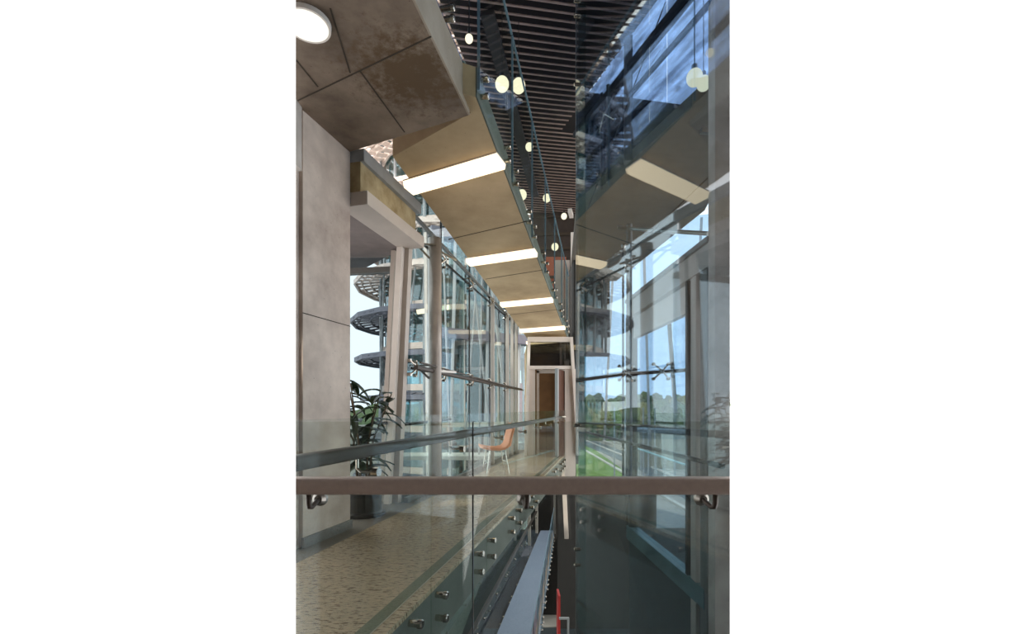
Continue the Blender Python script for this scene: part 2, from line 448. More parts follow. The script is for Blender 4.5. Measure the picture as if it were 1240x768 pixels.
t = thing('steel_column', (-1.035, 6.2, 0), 'round steel column with a bracket arm standing at the glazed front', 'column')
bm = NB(); tube(bm, [(-1.035, 6.2, 0), (-1.035, 6.2, 3.42)], .088, 28); finish('shaft', bm, plain('column_paint', (176, 164, 154), .3, metal=.2), t, smooth=True)
bm = NB(); tube(bm, [(-1.035, 6.2, 0), (-1.035, 6.2, .02)], .12, 24); finish('base_plate', bm, M['steel'], t)
bm = NB()
for z in (1.70, 3.30):
    prism(bm, [(-1.34, 6.05), (-1.0, 6.10), (-1.0, 6.16), (-1.34, 6.08)], z, z + .015)
    bar(bm, (-1.10, 6.14, z - .16), (-1.26, 6.08, z), .012, .03)
    bar(bm, (-.96, 6.18, z - .06), (-.80, 6.6, z - .04), .012, .03)
finish('bracket_arm', bm, M['steel'], t)

# ------------------------------------------------------------------ balustrades
def balustrade(name_label, xf, off_z, z0, z1, rail_z, side, ystart, yend, step, mats, rail_w=.05, rail_h=.04, rail_m=None, fix=True, fz=(-.07, -.22), railoff=.10, brackets=True, fixside=1):
    root = thing('glass_balustrade', (xf(ystart), ystart, off_z(ystart) + z0), name_label, 'balustrade')
    y = ystart; i = 0; nrm = Vector(SIDE) * side
    while y < yend - .2:
        y2 = min(y + step, yend)
        bm = NB()
        p = Vector((xf(y + .008), y + .008)); q = Vector((xf(y2 - .008), y2 - .008))
        d = (q - p).normalized(); n = Vector((-d.y, d.x)) * .008
        prism(bm, [tuple(p - n), tuple(q - n), tuple(q + n), tuple(p + n)], lambda x, yy: off_z(yy) + z0, lambda x, yy: off_z(yy) + z1)
        pane = finish('glass_pane', bm, mats, root)
        if pane is not None and rail_z is None:
            bm = NB(); n3 = n * 1.3
            prism(bm, [tuple(p - n3), tuple(q - n3), tuple(q + n3), tuple(p + n3)], lambda x, yy: off_z(yy) + z1, lambda x, yy: off_z(yy) + z1 + .009)
            prism(bm, [tuple(p - n3), tuple(p - n3 + d * .006), tuple(p + n3 + d * .006), tuple(p + n3)], lambda x, yy: off_z(yy) + z0 + .01, lambda x, yy: off_z(yy) + z1)
            finish('polished_edge', bm, M['edge'], pane)
        if pane is not None and fix:
            for yy in (y + .2, y2 - .2):
                for z in fz:
                    finish('fixing', fixing_bm((xf(yy), yy, off_z(yy) + z), nrm), M['chrome'], pane)
        y = y2; i += 1
    if rail_z is not None:
        bm = NB(); r0 = Vector((xf(ystart), ystart, off_z(ystart) + rail_z)) - nrm * railoff
        r1 = Vector((xf(yend), yend, off_z(yend) + rail_z)) - nrm * railoff
        oval(bm, r0, r1, rail_w, rail_h)
        hr = finish('handrail', bm, rail_m or M['darkrail'], root)
        yy = ystart + .6
        while brackets and yy < yend and hr is not None:
            c = Vector((xf(yy), yy, off_z(yy) + rail_z))
            bm = NB(); tube(bm, [c - nrm * railoff + Vector((0, 0, -.02)), c - nrm * railoff + Vector((0, 0, -.075)), c - nrm * (railoff - .02) + Vector((0, 0, -.09)), c - nrm * .0 + Vector((0, 0, -.09))], .008, 8)
            tube(bm, [c - nrm * .02 + Vector((0, 0, -.09)), c + nrm * .012 + Vector((0, 0, -.09))], .024, 14)
            finish('bracket', bm, M['chrome'], hr)
            yy += step
    return root

zero = lambda y: 0.0
balustrade('long glass balustrade with dark handrail along the edge of the speckled deck', lambda y: edge_x(y) + .03, zero, -.34, 1.10, .935, 1, 1.55, 11.1, 1.25, M['g_deck'], rail_w=.07, rail_h=.06)
# rail in front of the glazed front
t = thing('barrier_rail', (-1.5, 5.6, 0), 'dark angled handrail standing just inside the glazed front', 'handrail')
bm = NB(); q0 = P(452, 512, 5.3); q1 = P(496, 513.5, 6.0); q2 = P(545, 508, 8.3)
oval(bm, q0, q1, .05, .035); oval(bm, q1, q2, .05, .035); finish('handrail', bm, M['darkrail'], t)
bm = NB(); wallseg(bm, q0 + Vector((-.05, 0, 0)), q1 + Vector((-.05, .02, 0)), .014, 0.02, 1.08); finish('glass_pane', bm, M['g_deck'], t)
bm = NB(); wallseg(bm, q1 + Vector((-.05, .04, 0)), q2 + Vector((-.05, 0, 0)), .014, 0.02, 1.08); finish('glass_pane', bm, M['g_deck'], t)

# near balustrade, right in front
nb = thing('near_balustrade', (0, 1.42, -.3), 'glass balustrade with brown metal handrail right across the foreground', 'balustrade')
for x0, x1 in ((-.70, -.123), (-.119, .74)):
    bm = NB(); wallseg(bm, (x0, 1.43), (x1, 1.43), .014, -.9, 1.10); finish('glass_pane', bm, M['g_near'], nb)
bm = NB(); wallseg(bm, (-.1225, 1.43), (-.1195, 1.43), .015, -.9, 1.10); finish('glass_joint', bm, M['black'], nb)
bm = NB(); oval(bm, (-.70, 1.36, .914), (.70, 1.36, .914), .055, .05, n=24); hr = finish('handrail', bm, M['rail'], nb, smooth=False)
for px_arm, px_plate in ((374, 388), (638, 634), (866, 849)):
    xa = (px_arm - 620) / F * 1.36; xp = (px_plate - 620) / F * 1.42
    bm = NB()
    tube(bm, [(xa, 1.36, .89), (xa, 1.36, .862), (xa + (xp - xa) * .12, 1.362, .850), (xa + (xp - xa) * .4, 1.37, .848), (xp, 1.40, .862), (xp, 1.422, .864)], .0075, 12)
    br = finish('bracket', bm, M['darkrail'], hr, smooth=True)
    bm = NB(); tube(bm, [(xp, 1.405, .864), (xp, 1.414, .864), (xp, 1.422, .864)], [.012, .021, .023], 20); bm.free()
    bm2 = NB(); tube(bm2, [(xp, 1.402, .864), (xp, 1.412, .864), (xp, 1.4225, .864)], [.012, .021, .023], 20)
    finish('bracket_rose', bm2, M['steel'], hr)

# ------------------------------------------------------------------ bridge overhead
def PS(px, py):
    Y = 2.825 / ((495 - py) / F + .0893); return Vector(((px - 620) / F * Y, Y))
L0, L1 = PS(467, 178), PS(631, 400); R0, R1 = PS(609, 205), PS(683, 400)
def brl(Y): return L0.x + (L1.x - L0.x) * (Y - L0.y) / (L1.y - L0.y)
def brr(Y): return R0.x + (R1.x - R0.x) * (Y - R0.y) / (R1.y - R0.y)
YB0, YB1 = 3.6, 12.4
bridge = thing('footbridge', (brl(8), 8, soff_z(8)), 'board-marked concrete footbridge sloping overhead from the slab to the far doorway', 'footbridge')
bm = NB(); prism(bm, [(brl(4.45), 4.45), (-.345, 3.875), (-.395, 3.66), (brr(3.70), 3.70), (brr(YB1), YB1), (brl(YB1), YB1)], lambda x, y: soff_z(y), lambda x, y: soff_z(y) + .24)
finish('soffit_slab', bm, M['soffit'], bridge)
bm = NB(); prism(bm, [(brr(3.70) + .001, 3.70), (brr(3.70) + .012, 3.70), (brr(YB1) + .012, YB1), (brr(YB1) + .001, YB1)], lambda x, y: soff_z(y) + .004, lambda x, y: soff_z(y) + .24)
finish('edge_cover', bm, M['deckside'], bridge)
bm = NB()
for a, b in (((543, 290), (638, 268)), ((588, 338), (657, 327)), ((618, 381), (675, 375))):
    A, B = PS(*a), PS(*b); d = (B - A).normalized(); n = Vector((-d.y, d.x)) * .006
    bm = NB(); prism(bm, [tuple(A - n), tuple(B - n), tuple(B + n), tuple(A + n)], lambda x, y: soff_z(y) - .003, lambda x, y: soff_z(y) + .004)
    finish('formwork_joint', bm, M['joint'], bridge)
strips = [((495, 224), (607, 191), .20), ((567, 315), (649, 303), .18), ((607, 367), (669, 361), .17), ((630, 399), (684, 395), .16), ((638, 414), (688, 410), .16)]
for i, (a, b, w) in enumerate(strips):
    A, B = PS(*a), PS(*b); d = (B - A).normalized(); n = Vector((-d.y, d.x)) * w / 2
    c = (A + B) / 2
    t = thing('strip_light', (c.x, c.y, soff_z(c.y) - .07), '%s warm strip light under the sloping footbridge, counted from the camera' % ORD[i], 'ceiling light', 'warm strip lights under the footbridge')
    pl = [tuple(A - n), tuple(B - n), tuple(B + n), tuple(A + n)]
    n2 = n * .8; pl2 = [tuple(A - n2), tuple(B - n2), tuple(B + n2), tuple(A + n2)]
    bm = NB(); prism(bm, pl, lambda x, y: soff_z(y) - .012, lambda x, y: soff_z(y) + .001); finish('housing', bm, M['white'], t)
    bm = NB()
    aa = [bm.verts.new((x, y, soff_z(y) - .07)) for x, y in pl2]; bb_ = [bm.verts.new((x, y, soff_z(y) - .0125)) for x, y in pl]
    bm.faces.new(aa[::-1]); bm.faces.new(bb_)
    for k in range(4): bm.faces.new((aa[k], aa[(k + 1) % 4], bb_[(k + 1) % 4], bb_[k]))
    finish('diffuser', bm, M['lamp'], t)
balustrade('tall glass balustrade bolted along the side of the sloping footbridge overhead', lambda y: brr(y) + .05, soff_z, -.02, 1.52, None, 1, 3.60, 11.6, 1.25, M['g_over'], fz=(.08, .22))
balustrade('glass balustrade bolted to the edge of the stained slab overhead', lambda y: far_r.x + .035 + AX * (y - far_r.y), lambda y: ZS, .31, 1.42, None, 1, 1.6, 3.52, .96, M['g_over'], fz=(.36, .44))

# ------------------------------------------------------------------ slatted ceiling far above
ZC = 6.95
bm = NB(); prism(bm, [(-9, -3), (9, -3), (9, 4.9), (-9, 4.9)], ZC + .31, ZC + .5)
struct('ceiling_6', bm, M['ceil'], 'high dark ceiling over the near end', 'ceiling', cut=False)
bm = NB(); prism(bm, [(-9, -3), (-1.5, -3), (edge_x(.9) - .3, .9), (-9, .9)], -.36, 0)
struct('floor_7', bm, M['floor'], 'stone floor behind the foreground balustrade', 'floor', cut=False)
bm = NB(); prism(bm, [(-9, .9), (edge_x(.9) - .3, .9), (edge_x(1.19) - .3, 1.19), (-9, 1.19)], -.36, 0)
struct('floor_8', bm, M['floor'], 'stone floor left of the foreground balustrade', 'floor', cut=False)
bm = NB(); prism(bm, [(-3.4, -3), (3.6, -3), (3.0, 5.0), (4.274 - .336 * 5.0 + .1, 5.0), (4.274 - .336 * 8.9 + .05, 8.9), (4.0, 9.4), (3.9, 13.9), (facade_x(13.9), 13.9), (facade_x(4.5) , 4.5), (-2.4, 1.0)], ZC + .10, ZC + .3)
ce_ = struct('ceiling_3', bm, M['ceil'], 'high dark ceiling with pale slats', 'ceiling')
bm = NB(); k = 0; Y = .9
while Y < 13.6:
    # slats run across, slightly turned; they stop at the upper glazing
    xl = facade_x(Y) - .0
    # intersection with the glazing line X = 4.274 - .336 (Y + .16 dx)
    xr = (4.274 - .336 * (Y - .16 * xl)) / (1 + .336 * .16) + .0
    xr = max(xr, 1.0) if Y > 9.4 else xr
    if Y > 9.4: xr = 3.2
    bar(bm, (xl, Y, ZC), (xr, Y + .16 * (xr - xl), ZC), .030, .014)
    Y += .151
sl = finish('slats', bm, M['slat'], ce_)
# spine beam
bm = NB(); 
bar(bm, (onz(590, 10, ZC).x, onz(590, 10, ZC).y, ZC - .06), (onz(648, 235, ZC).x, onz(648, 235, ZC).y, ZC - .06), .2, .08)
finish('spine_beam', bm, plain('spine', (52, 48, 48), .6), ce_)
# globe lamps
lamps = [(568, 47, 3.5, .030), (608, 102, 6.7, .10), (628, 104, 6.9, .10), (641, 178, 9.5, .08), (632, 236, 11.5, .12), (625, 240, 11.7, .12), (662, 240, 11.9, .10),
         (672, 299, 13.0, .10), (841, 94, 5.0, .085), (852, 101, 5.1, .075), (683, 262, 12.6, .08)]  # the two at the upper right are added, standing in for reflected lamps
where = ['small bright bulb glowing in front of the stained slab edge', 'left of the two globe lamps side by side under the slats', 'right of the two globe lamps side by side under the slats',
         'single small globe lamp lower under the slats', 'right one of the two far globe lamps touching in view above the footbridge', 'left one of the two far globe lamps touching in view above the footbridge',
         'far globe lamp near the edge of the footbridge glass', 'farthest low globe lamp against the dark end wall', 'large globe added at the upper right for a lamp reflection',
         'smaller globe added right beside the large one for a second lamp reflection', 'faint globe lamp beside the pale hanging post']
for (px, py, Y, r), lb in zip(lamps, where):
    c = P(px, py, Y)
    t = thing('globe_lamp', tuple(c), lb, 'lamp', 'globe lamps under the slatted ceiling')
    bm = NB(); ball(bm, c, r, (1, 1, 1.08), 18); finish('globe', bm, M['lamp2'], t, smooth=True)
    bm = NB(); top = ZC - .03
    tube(bm, [c + Vector((0, 0, r * 1.0)), c + Vector((0, 0, r * 1.0 + .05))], r * .35, 12)
    tube(bm, [c + Vector((0, 0, r)), Vector((c.x, c.y, top))], .005, 6); finish('cord', bm, M['black'], t)

# ------------------------------------------------------------------ far end: wall, portal, door
YE = 13.7
bm = NB(); prism(bm, [(.55, YE), (2.9, YE), (2.9, YE + .2), (.55, YE + .2)], 2.7, ZC + .3)
we = struct('wall_end', bm, plain('end_wall', (58, 48, 42), .8), 'dark end wall above the far doorway')
bm = NB()
for y0, y1, x0, x1 in ((312, 362, 1.0, 1.6),):
    prism(bm, [(x0, YE - .06), (x1, YE - .06), (x1, YE), (x0, YE)], P(0, y1, YE).z, P(0, y0, YE).z)
finish('timber_panel', bm, M['redpanel'], we)
bm = NB()
for y in (262, 283, 300, 335):
    prism(bm, [(.6, YE - .10), (2.85, YE - .10), (2.85, YE), (.6, YE)], P(0, y + 3, YE).z, P(0, y, YE).z)
finish('ledge', bm, M['joint'], we)
bm = NB()
bar(bm, P(693.5, 420, 12.6), P(693.5, 282, 12.6), .10, .09); bar(bm, P(692, 262, 12.4), P(690, 255, 11.9), .1, .1)
tag(finish('hanging_post', bm, M['white']), 'pale upright post between the footbridge glass and the tall glass wall', 'post')
bm = NB()
for (x0, x1) in ((672, 683), (684, 690)):
    a = P(x0, 425, 12.9); b = P(x1, 315, 12.9); prism(bm, [(a.x, 12.9), (b.x, 12.9), (b.x, 12.98), (a.x, 12.98)], a.z, b.z)
tag(finish('door_leaf', bm, M['frame']), 'pale tall door leaves on the upper level behind the footbridge end', 'door')

YP = 11.25
pt = thing('door_1', ((667 - 620) / F * YP, YP, 0), 'pale framed portal with glazed transom and a door standing ajar at the far end of the deck', 'door', kind='structure')
def pbox(x0, y0, x1, y1, Y, t, zb=None):
    a = P(x0, y1, Y); b = P(x1, y0, Y); bm = NB()
    prism(bm, [(a.x, Y), (b.x, Y), (b.x, Y + t), (a.x, Y + t)], a.z if zb is None else zb, b.z); return bm
bm = NB(); bar(bm, (P(636.5, 0, YP).x, YP, 0), (P(640.5, 0, YP).x, YP, P(0, 415, YP).z), .12, .07, up=Vector((1, 0, 0))); finish('jamb', bm, M['white'], pt)
bm = NB(); bar(bm, (P(700, 0, YP).x, YP, 0), (P(692, 0, YP).x, YP, P(0, 412, YP).z), .12, .07, up=Vector((1, 0, 0))); finish('jamb', bm, M['white'], pt)
finish('head_rail', pbox(639, 408, 694, 414, YP, .14), M['white'], pt)
finish('transom_rail', pbox(638, 443, 694, 447, YP - .01, .12), M['white'], pt)
finish('transom_pane', pbox(640, 414, 693, 443, YP + .05, .012), glass('transom_glass', (.5, .5, .45), .12), pt)
finish('side_panel', pbox(639, 447, 648, 552, YP + .04, .05, 0), M['white'], pt)
finish('side_panel', pbox(684, 447, 697, 552, YP + .04, .05, -.55), M['white'], pt)
bm = pbox(650, 449, 653, 552, YP + .2, .06, 0); b2 = pbox(650, 448, 684, 452, YP + .2, .06)
finish('door_frame', bm, M['white'], pt); finish('door_frame', b2, M['white'], pt)
bm = NB(); h = P(683, 0, YP + .12); f_ = P(674.5, 0, YP - .35)
wallseg(bm, (h.x, YP + .12), (f_.x, YP - .35), .05, .01, P(0, 449, YP).z); dl = finish('door_leaf', bm, M['darkwood'], pt)
bm = NB(); wallseg(bm, (f_.x - .02, YP - .40), (f_.x + .01, YP - .33), .07, .01, P(0, 446.5, YP - .35).z); finish('leaf_edge', bm, M['strut'], dl)
bm = NB(); tube(bm, [(f_.x + .06, YP - .34, .95), (f_.x + .12, YP - .4, .95), (f_.x + .2, YP - .34, .95)], .012, 8); finish('door_handle', bm, M['chrome'], dl)
bm = NB(); prism(bm, [(.35, 12.75), (2.0, 12.75), (2.0, 12.85), (.35, 12.85)], 0, 2.7)
struct('wall_back', bm, M['wood'], 'timber wall in the room behind the far doorway')
bm = NB(); prism(bm, [(.36, 11.45), (2.0, 11.45), (2.0, 12.75), (.36, 12.75)], 2.66, 2.72)
struct('ceiling_4', bm, M['beam'], 'low ceiling of the room behind the far doorway')
bm = NB(); prism(bm, [(.36, 11.45), (.42, 11.45), (.42, 12.75), (.36, 12.75)], 0, 2.66)
struct('wall_left', bm, M['beam'], 'side wall of the room behind the far doorway')
# dark mass right of the doorway
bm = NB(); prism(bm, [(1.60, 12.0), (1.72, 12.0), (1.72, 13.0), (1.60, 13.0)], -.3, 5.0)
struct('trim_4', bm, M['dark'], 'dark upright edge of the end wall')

# ------------------------------------------------------------------ orange chair, added on the deck for one reflected in the glass
def chair(px, py_floor, rz):
    Y = F * EYE / (py_floor - 495); X = (px - 620) / F * Y
    t = thing('reflected_chair', (X, Y, 0), 'orange shell chair on thin chrome legs, added on the deck for a reflected chair', 'chair')
    R = Matrix.Translation((X, Y, 0)) @ Matrix.Rotation(rz, 4, 'Z')
    bm = NB(); prof = [(-.26, .47), (-.22, .455), (-.1, .43), (.05, .42), (.14, .44), (.19, .52), (.22, .64), (.26, .78), (.28, .86), (.30, .88)]
    n = len(prof); w = .25; g = []
    for i, (x, z) in enumerate(prof):
        row = []
        for j in range(7):
            u = (j / 6 - .5) * 2; cu = (1 - u * u)
            row.append((x, u * w * (1 - .12 * (i / n)), z + .03 * u * u * (1 if i < 5 else 0)))
        g.append(row)
    th = .035
    V = [[bm.verts.new(R @ Vector(p)) for p in r] for r in g]
    V2 = [[bm.verts.new(R @ (Vector(p) + Vector((th if i > 4 else 0, 0, -th if i <= 5 else -.01)))) for p in r] for i, r in enumerate(g)]
    for i in range(n - 1):
        for j in range(6):
            bm.faces.new((V[i][j], V[i][j + 1], V[i + 1][j + 1], V[i + 1][j])); bm.faces.new((V2[i][j], V2[i + 1][j], V2[i + 1][j + 1], V2[i][j + 1]))
    for i in range(n - 1):
        for j in (0, 6): bm.faces.new((V[i][j], V[i + 1][j], V2[i + 1][j], V2[i][j]))
    for j in range(6):
        for i in (0, n - 1): bm.faces.new((V[i][j], V[i][j + 1], V2[i][j + 1], V2[i][j]))
    finish('seat_shell', bm, M['orange'], t, smooth=True)
    for sx, sy in ((-1, -1), (-1, 1), (1, -1), (1, 1)):
        bm = NB(); tube(bm, [R @ Vector((sx * .14 , sy * .16, .40)), R @ Vector((sx * .2, sy * .21, 0.0))], .010, 8); finish('leg', bm, M['chrome'], t)
    bm = NB(); tube(bm, [R @ Vector((-.17, -.19, .2)), R @ Vector((-.17, .19, .2))], .007, 6); finish('crossbar', bm, M['chrome'], t)
    bm = NB(); tube(bm, [R @ Vector((.17, -.19, .2)), R @ Vector((.17, .19, .2))], .007, 6)
    finish('crossbar', bm, M['chrome'], t)
chair(600, 572, .25)

# ------------------------------------------------------------------ potted plant
pc = Vector((-1.60, 4.98, 0))
t = thing('potted_plant', tuple(pc), 'broad-leaved potted plant in a black tub behind the concrete column', 'plant')
bm = NB(); lathe(bm, pc, [(.20, 0), (.205, .02), (.19, .05), (.195, .30), (.205, .32), (.205, .34), (.18, .34), (.18, .29)], 32); pot = finish('pot', bm, M['pot'], t, smooth=False)
bm = NB(); lathe(bm, pc, [(.23, 0), (.235, .03), (.21, .035)], 32); finish('saucer', bm, M['pot'], pot)
bm = NB(); lathe(bm, pc, [(.178, .29), (.17, .31), (.02, .32)], 24); finish('soil', bm, M['soil'], pot)
stems = []
bm = NB()
for k in range(6):
    a = k * 1.05 + .3; top = Vector((.30 * math.cos(a), .22 * math.sin(a), random.uniform(1.15, 1.62)))
    pts = [pc + Vector((.05 * math.cos(a), .05 * math.sin(a), .3)), pc + Vector((.10 * math.cos(a), .10 * math.sin(a), .8)), pc + top]
    tube(bm, pts, [.014, .011, .006], 7); stems.append(pts)
finish('stems', bm, M['stem'], t)
bm = NB()
def leaf(bm, c, d, L, w, droop):
    d = Vector(d).normalized(); s = d.cross(Vector((0, 0, 1))).normalized(); rows = []
    for i in range(6):
        u = i / 5; ww = w * math.sin(math.pi * min(1, u * .92 + .06)) ** .8
        p = c + d * L * u + Vector((0, 0, -droop * L * u * u))
        rows.append((bm.verts.new(p - s * ww + Vector((0, 0, .012))), bm.verts.new(p + Vector((0, 0, -.004))), bm.verts.new(p + s * ww + Vector((0, 0, .012)))))
    for a, b in zip(rows, rows[1:]):
        bm.faces.new((a[0], a[1], b[1], b[0])); bm.faces.new((a[1], a[2], b[2], b[1]))
for pts in stems:
    for k in range(15):
        u = .22 + .78 * k / 14
        p = pts[1].lerp(pts[2], (u - .5) * 2) if u > .5 else pts[0].lerp(pts[1], u * 2)
        a = random.uniform(0, 2 * math.pi)
        leaf(bm, p, (math.cos(a), math.sin(a), random.uniform(-.25, .6)), random.uniform(.17, .28), random.uniform(.034, .052), random.uniform(.2, .9))
o = finish('foliage', bm, M['leaf'], t)

# ------------------------------------------------------------------ lower footbridge and lower levels
ZL = -4.0
def lb_l(Y): return -2.17 + .173 * Y
def lb_r(Y): return .62 + .130 * (Y - 10.7)
bm = NB(); prism(bm, [(lb_l(7.5), 7.5), (lb_r(7.5), 7.5), (lb_r(19.5), 19.5), (lb_l(19.5), 19.5)], ZL - .3, ZL)
lowb = tag(finish('lower_footbridge', bm, M['bluefloor']), 'blue grey footbridge floor on the level below, between the balustrades', 'footbridge')
balustrade('glass balustrade with dark handrail on the left side of the lower footbridge', lambda y: lb_l(y) - .03, lambda y: ZL, -.28, 1.1, .935, -1, 7.6, 18.9, 1.25, M['g_deck'], fz=(-.07, -.2), railoff=-.06, rail_w=.09)
balustrade('glass balustrade on the right side of the lower footbridge', lambda y: lb_r(y) + .03, lambda y: ZL, -.28, 1.1, None, 1, 7.6, 18.9, 1.25, M['g_deck'], fz=(-.07, -.2))
bm = NB(); bar(bm, (lb_r(7.6) - .03, 7.6, ZL + .03), (lb_r(18.9) - .03, 18.9, ZL + .03), .06, .06); finish('kerb', bm, M['rail'], lowb)
# lower deck under the upper one
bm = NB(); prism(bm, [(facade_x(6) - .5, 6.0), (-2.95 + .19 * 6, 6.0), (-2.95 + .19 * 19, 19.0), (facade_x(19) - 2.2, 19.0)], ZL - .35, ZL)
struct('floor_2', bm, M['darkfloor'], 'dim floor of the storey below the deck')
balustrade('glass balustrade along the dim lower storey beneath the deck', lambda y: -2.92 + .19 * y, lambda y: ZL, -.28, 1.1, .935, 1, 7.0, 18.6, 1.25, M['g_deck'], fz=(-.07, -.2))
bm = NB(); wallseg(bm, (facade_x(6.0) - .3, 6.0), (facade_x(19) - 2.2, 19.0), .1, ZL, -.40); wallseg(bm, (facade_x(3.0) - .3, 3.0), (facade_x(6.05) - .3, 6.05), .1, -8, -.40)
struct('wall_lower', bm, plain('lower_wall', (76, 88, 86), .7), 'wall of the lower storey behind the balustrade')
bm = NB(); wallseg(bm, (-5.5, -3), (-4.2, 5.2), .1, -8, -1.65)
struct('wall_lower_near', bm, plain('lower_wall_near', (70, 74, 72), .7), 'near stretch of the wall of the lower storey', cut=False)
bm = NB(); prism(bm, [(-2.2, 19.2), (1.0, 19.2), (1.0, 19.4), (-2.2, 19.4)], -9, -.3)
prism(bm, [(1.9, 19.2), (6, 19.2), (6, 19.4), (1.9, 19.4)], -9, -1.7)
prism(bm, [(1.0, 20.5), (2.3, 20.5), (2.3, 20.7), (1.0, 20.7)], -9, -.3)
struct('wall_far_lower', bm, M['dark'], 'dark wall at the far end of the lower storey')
bm = NB(); bar(bm, (1.02, 19.1, ZL), (1.02, 19.1, -1.6), .10, .10)
t = thing('doorway_frame', (1.5, 19.0, ZL), 'pale upright frames around the dark doorway at the end of the lower footbridge', 'door frame')
finish('jamb', bm, M['frame'], t)
bm = NB(); bar(bm, (lb_r(19) + .05, 19.0, ZL), (lb_r(19) + .05, 19.0, -1.2), .08, .08); finish('jamb', bm, M['steel'], t)
bm = NB(); bar(bm, (lb_r(18.3) + .55, 18.3, ZL), (lb_r(18.3) + .42, 18.3, -1.0), .16, .12); finish('curtain', bm, M['frame'], t)
# bottom of the atrium
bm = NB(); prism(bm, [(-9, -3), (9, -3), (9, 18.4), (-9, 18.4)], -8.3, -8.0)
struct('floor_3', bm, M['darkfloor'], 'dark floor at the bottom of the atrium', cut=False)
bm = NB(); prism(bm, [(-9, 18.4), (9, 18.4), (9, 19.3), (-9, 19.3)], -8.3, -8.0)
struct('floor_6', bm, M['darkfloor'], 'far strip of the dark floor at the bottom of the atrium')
bm = NB()
bar(bm, P(677, 749, 12.4), P(688.5, 749, 12.4), .05, .05); bar(bm, P(688, 790, 12.4), P(688, 748, 12.4), .05, .05)
tag(finish('white_bracket', bm, M['strut']), 'small white bracket beside the lower footbridge at the bottom edge', 'bracket')
bm = NB(); a = P(676, 768, 12.8); prism(bm, [(a.x, 12.8), (a.x + .06, 12.8), (a.x + .06, 13.3), (a.x, 13.3)], a.z - .2, P(0, 722, 12.8).z)
tag(finish('red_panel', bm, M['red']), 'narrow red panel below the right side of the lower footbridge', 'panel')

# ------------------------------------------------------------------ tall glass wall on the right
gw = thing('window_3', (mirror_x(3), 3, -3.5), 'tall reflecting glass wall close on the right', 'window', kind='structure')
ya, yb = 1.50, 4.15
for (u, v) in ((ya, 3.02), (3.03, yb)):
    for z0, z1 in ((-3.5, 1.30), (1.305, 6.8)):
        pass
bm = NB(); wallseg(bm, (mirror_x(ya), ya), (mirror_x(yb), yb), .010, -3.5, 6.8); finish('pane', bm, M['g_mirror'], gw)
bm = NB(); wallseg(bm, (mirror_x(yb) + .02, yb + .003), (mirror_x(yb) + .085, yb + .003), .016, -3.5, 6.8); finish('glass_fin', bm, M['g_teal'], gw)
bm = NB(); wallseg(bm, (mirror_x(yb) - .004, yb + .01), (mirror_x(yb) + .0, yb + .01), .012, -3.5, 6.8); finish('edge_trim', bm, M['greyframe'], gw)
for z in (P(0, 8, yb).z, P(0, 26, yb).z, P(0, 108, yb).z, P(0, 663, yb).z, P(0, 682, yb).z, P(0, 515, yb).z):
    finish('fixing', fixing_bm((mirror_x(yb - .06), yb - .06, z), (-1, 0, 0), .016, .02), M['chrome'], gw)
# added dark lines standing in for glass edges reflected in the wall
def streak(a, b, r, lb):
    bm = NB(); tube(bm, [a, b], r, 8); tag(finish('reflected_edge', bm, M['black']), lb, 'streak', 'dark lines standing in for reflected glass edges behind the tall glass wall')
streak(P(698, 368, 7.0), P(884, 190, 5.0), .010, 'dark cable standing in for a reflected glass edge, rising to the right from beside the far doorway')
streak(P(698, 290, 8.0), P(806, 2, 5.6), .008, 'steep dark cable standing in for a reflected glass edge, rising towards the slatted ceiling')
streak(P(700, 214, 8.4), P(800, 60, 7.0), .004, 'thinnest dark cable, standing in for a reflected glass edge under the blue glazing')

# ------------------------------------------------------------------ blue glazing added on the right, standing in for reflected upper glazing
def ugx(Y): return 4.274 - .336 * Y
ug = thing('window_reflected', (ugx(7), 7, 5.15), 'blue fritted glazing added high up at the right to stand in for a reflection', 'window', kind='structure')
for a, b in ((4.6, 6.35), (6.38, 8.1), (8.13, 9.0)):
    for z0, z1 in ((5.17, 6.02), (6.08, 6.40), (6.50, 6.95)):
        bm = NB(); wallseg(bm, (ugx(a), a), (ugx(b), b), .02, z0, z1); finish('pane', bm, M['g_blue'], ug)
bm = NB(); wallseg(bm, (ugx(4.6), 4.6), (ugx(9.0), 9.0), .14, 6.40, 6.50); finish('rail', bm, M['black'], ug)
bm = NB(); wallseg(bm, (ugx(4.6), 4.6), (ugx(9.0), 9.0), .06, 6.02, 6.07); finish('rail', bm, M['black'], ug)
bm = NB(); bar(bm, (ugx(7.3), 7.25, 5.0), (ugx(7.3), 7.25, 6.95), .13, .13); finish('mullion', bm, M['greyframe'], ug)
bm = NB(); tube(bm, [(ugx(7.9), 7.8, 5.0), (ugx(7.9), 7.8, 6.6)], .03, 8); tube(bm, [(ugx(8.1), 8.0, 5.0), (ugx(8.1), 8.0, 6.6)], .025, 8); finish('tie_rod', bm, M['black'], ug)
spider(ug, (ugx(7.9), 7.8, 6.1), (-.9, -.4, 0), .2)
# added soffit below it, standing in for a reflected one
bm = NB(); prism(bm, [(ugx(4.6), 4.6), (2.75, 5.0), (3.35, 7.0), (3.75, 9.0), (3.15, 14.0), (1.75, 14.0), (ugx(9.0), 9.0)], 5.0, 5.16)
struct('ceiling_reflected', bm, plain('right_soffit', (86, 80, 72), .7), 'grey soffit added high up at the right to stand in for a reflected soffit')
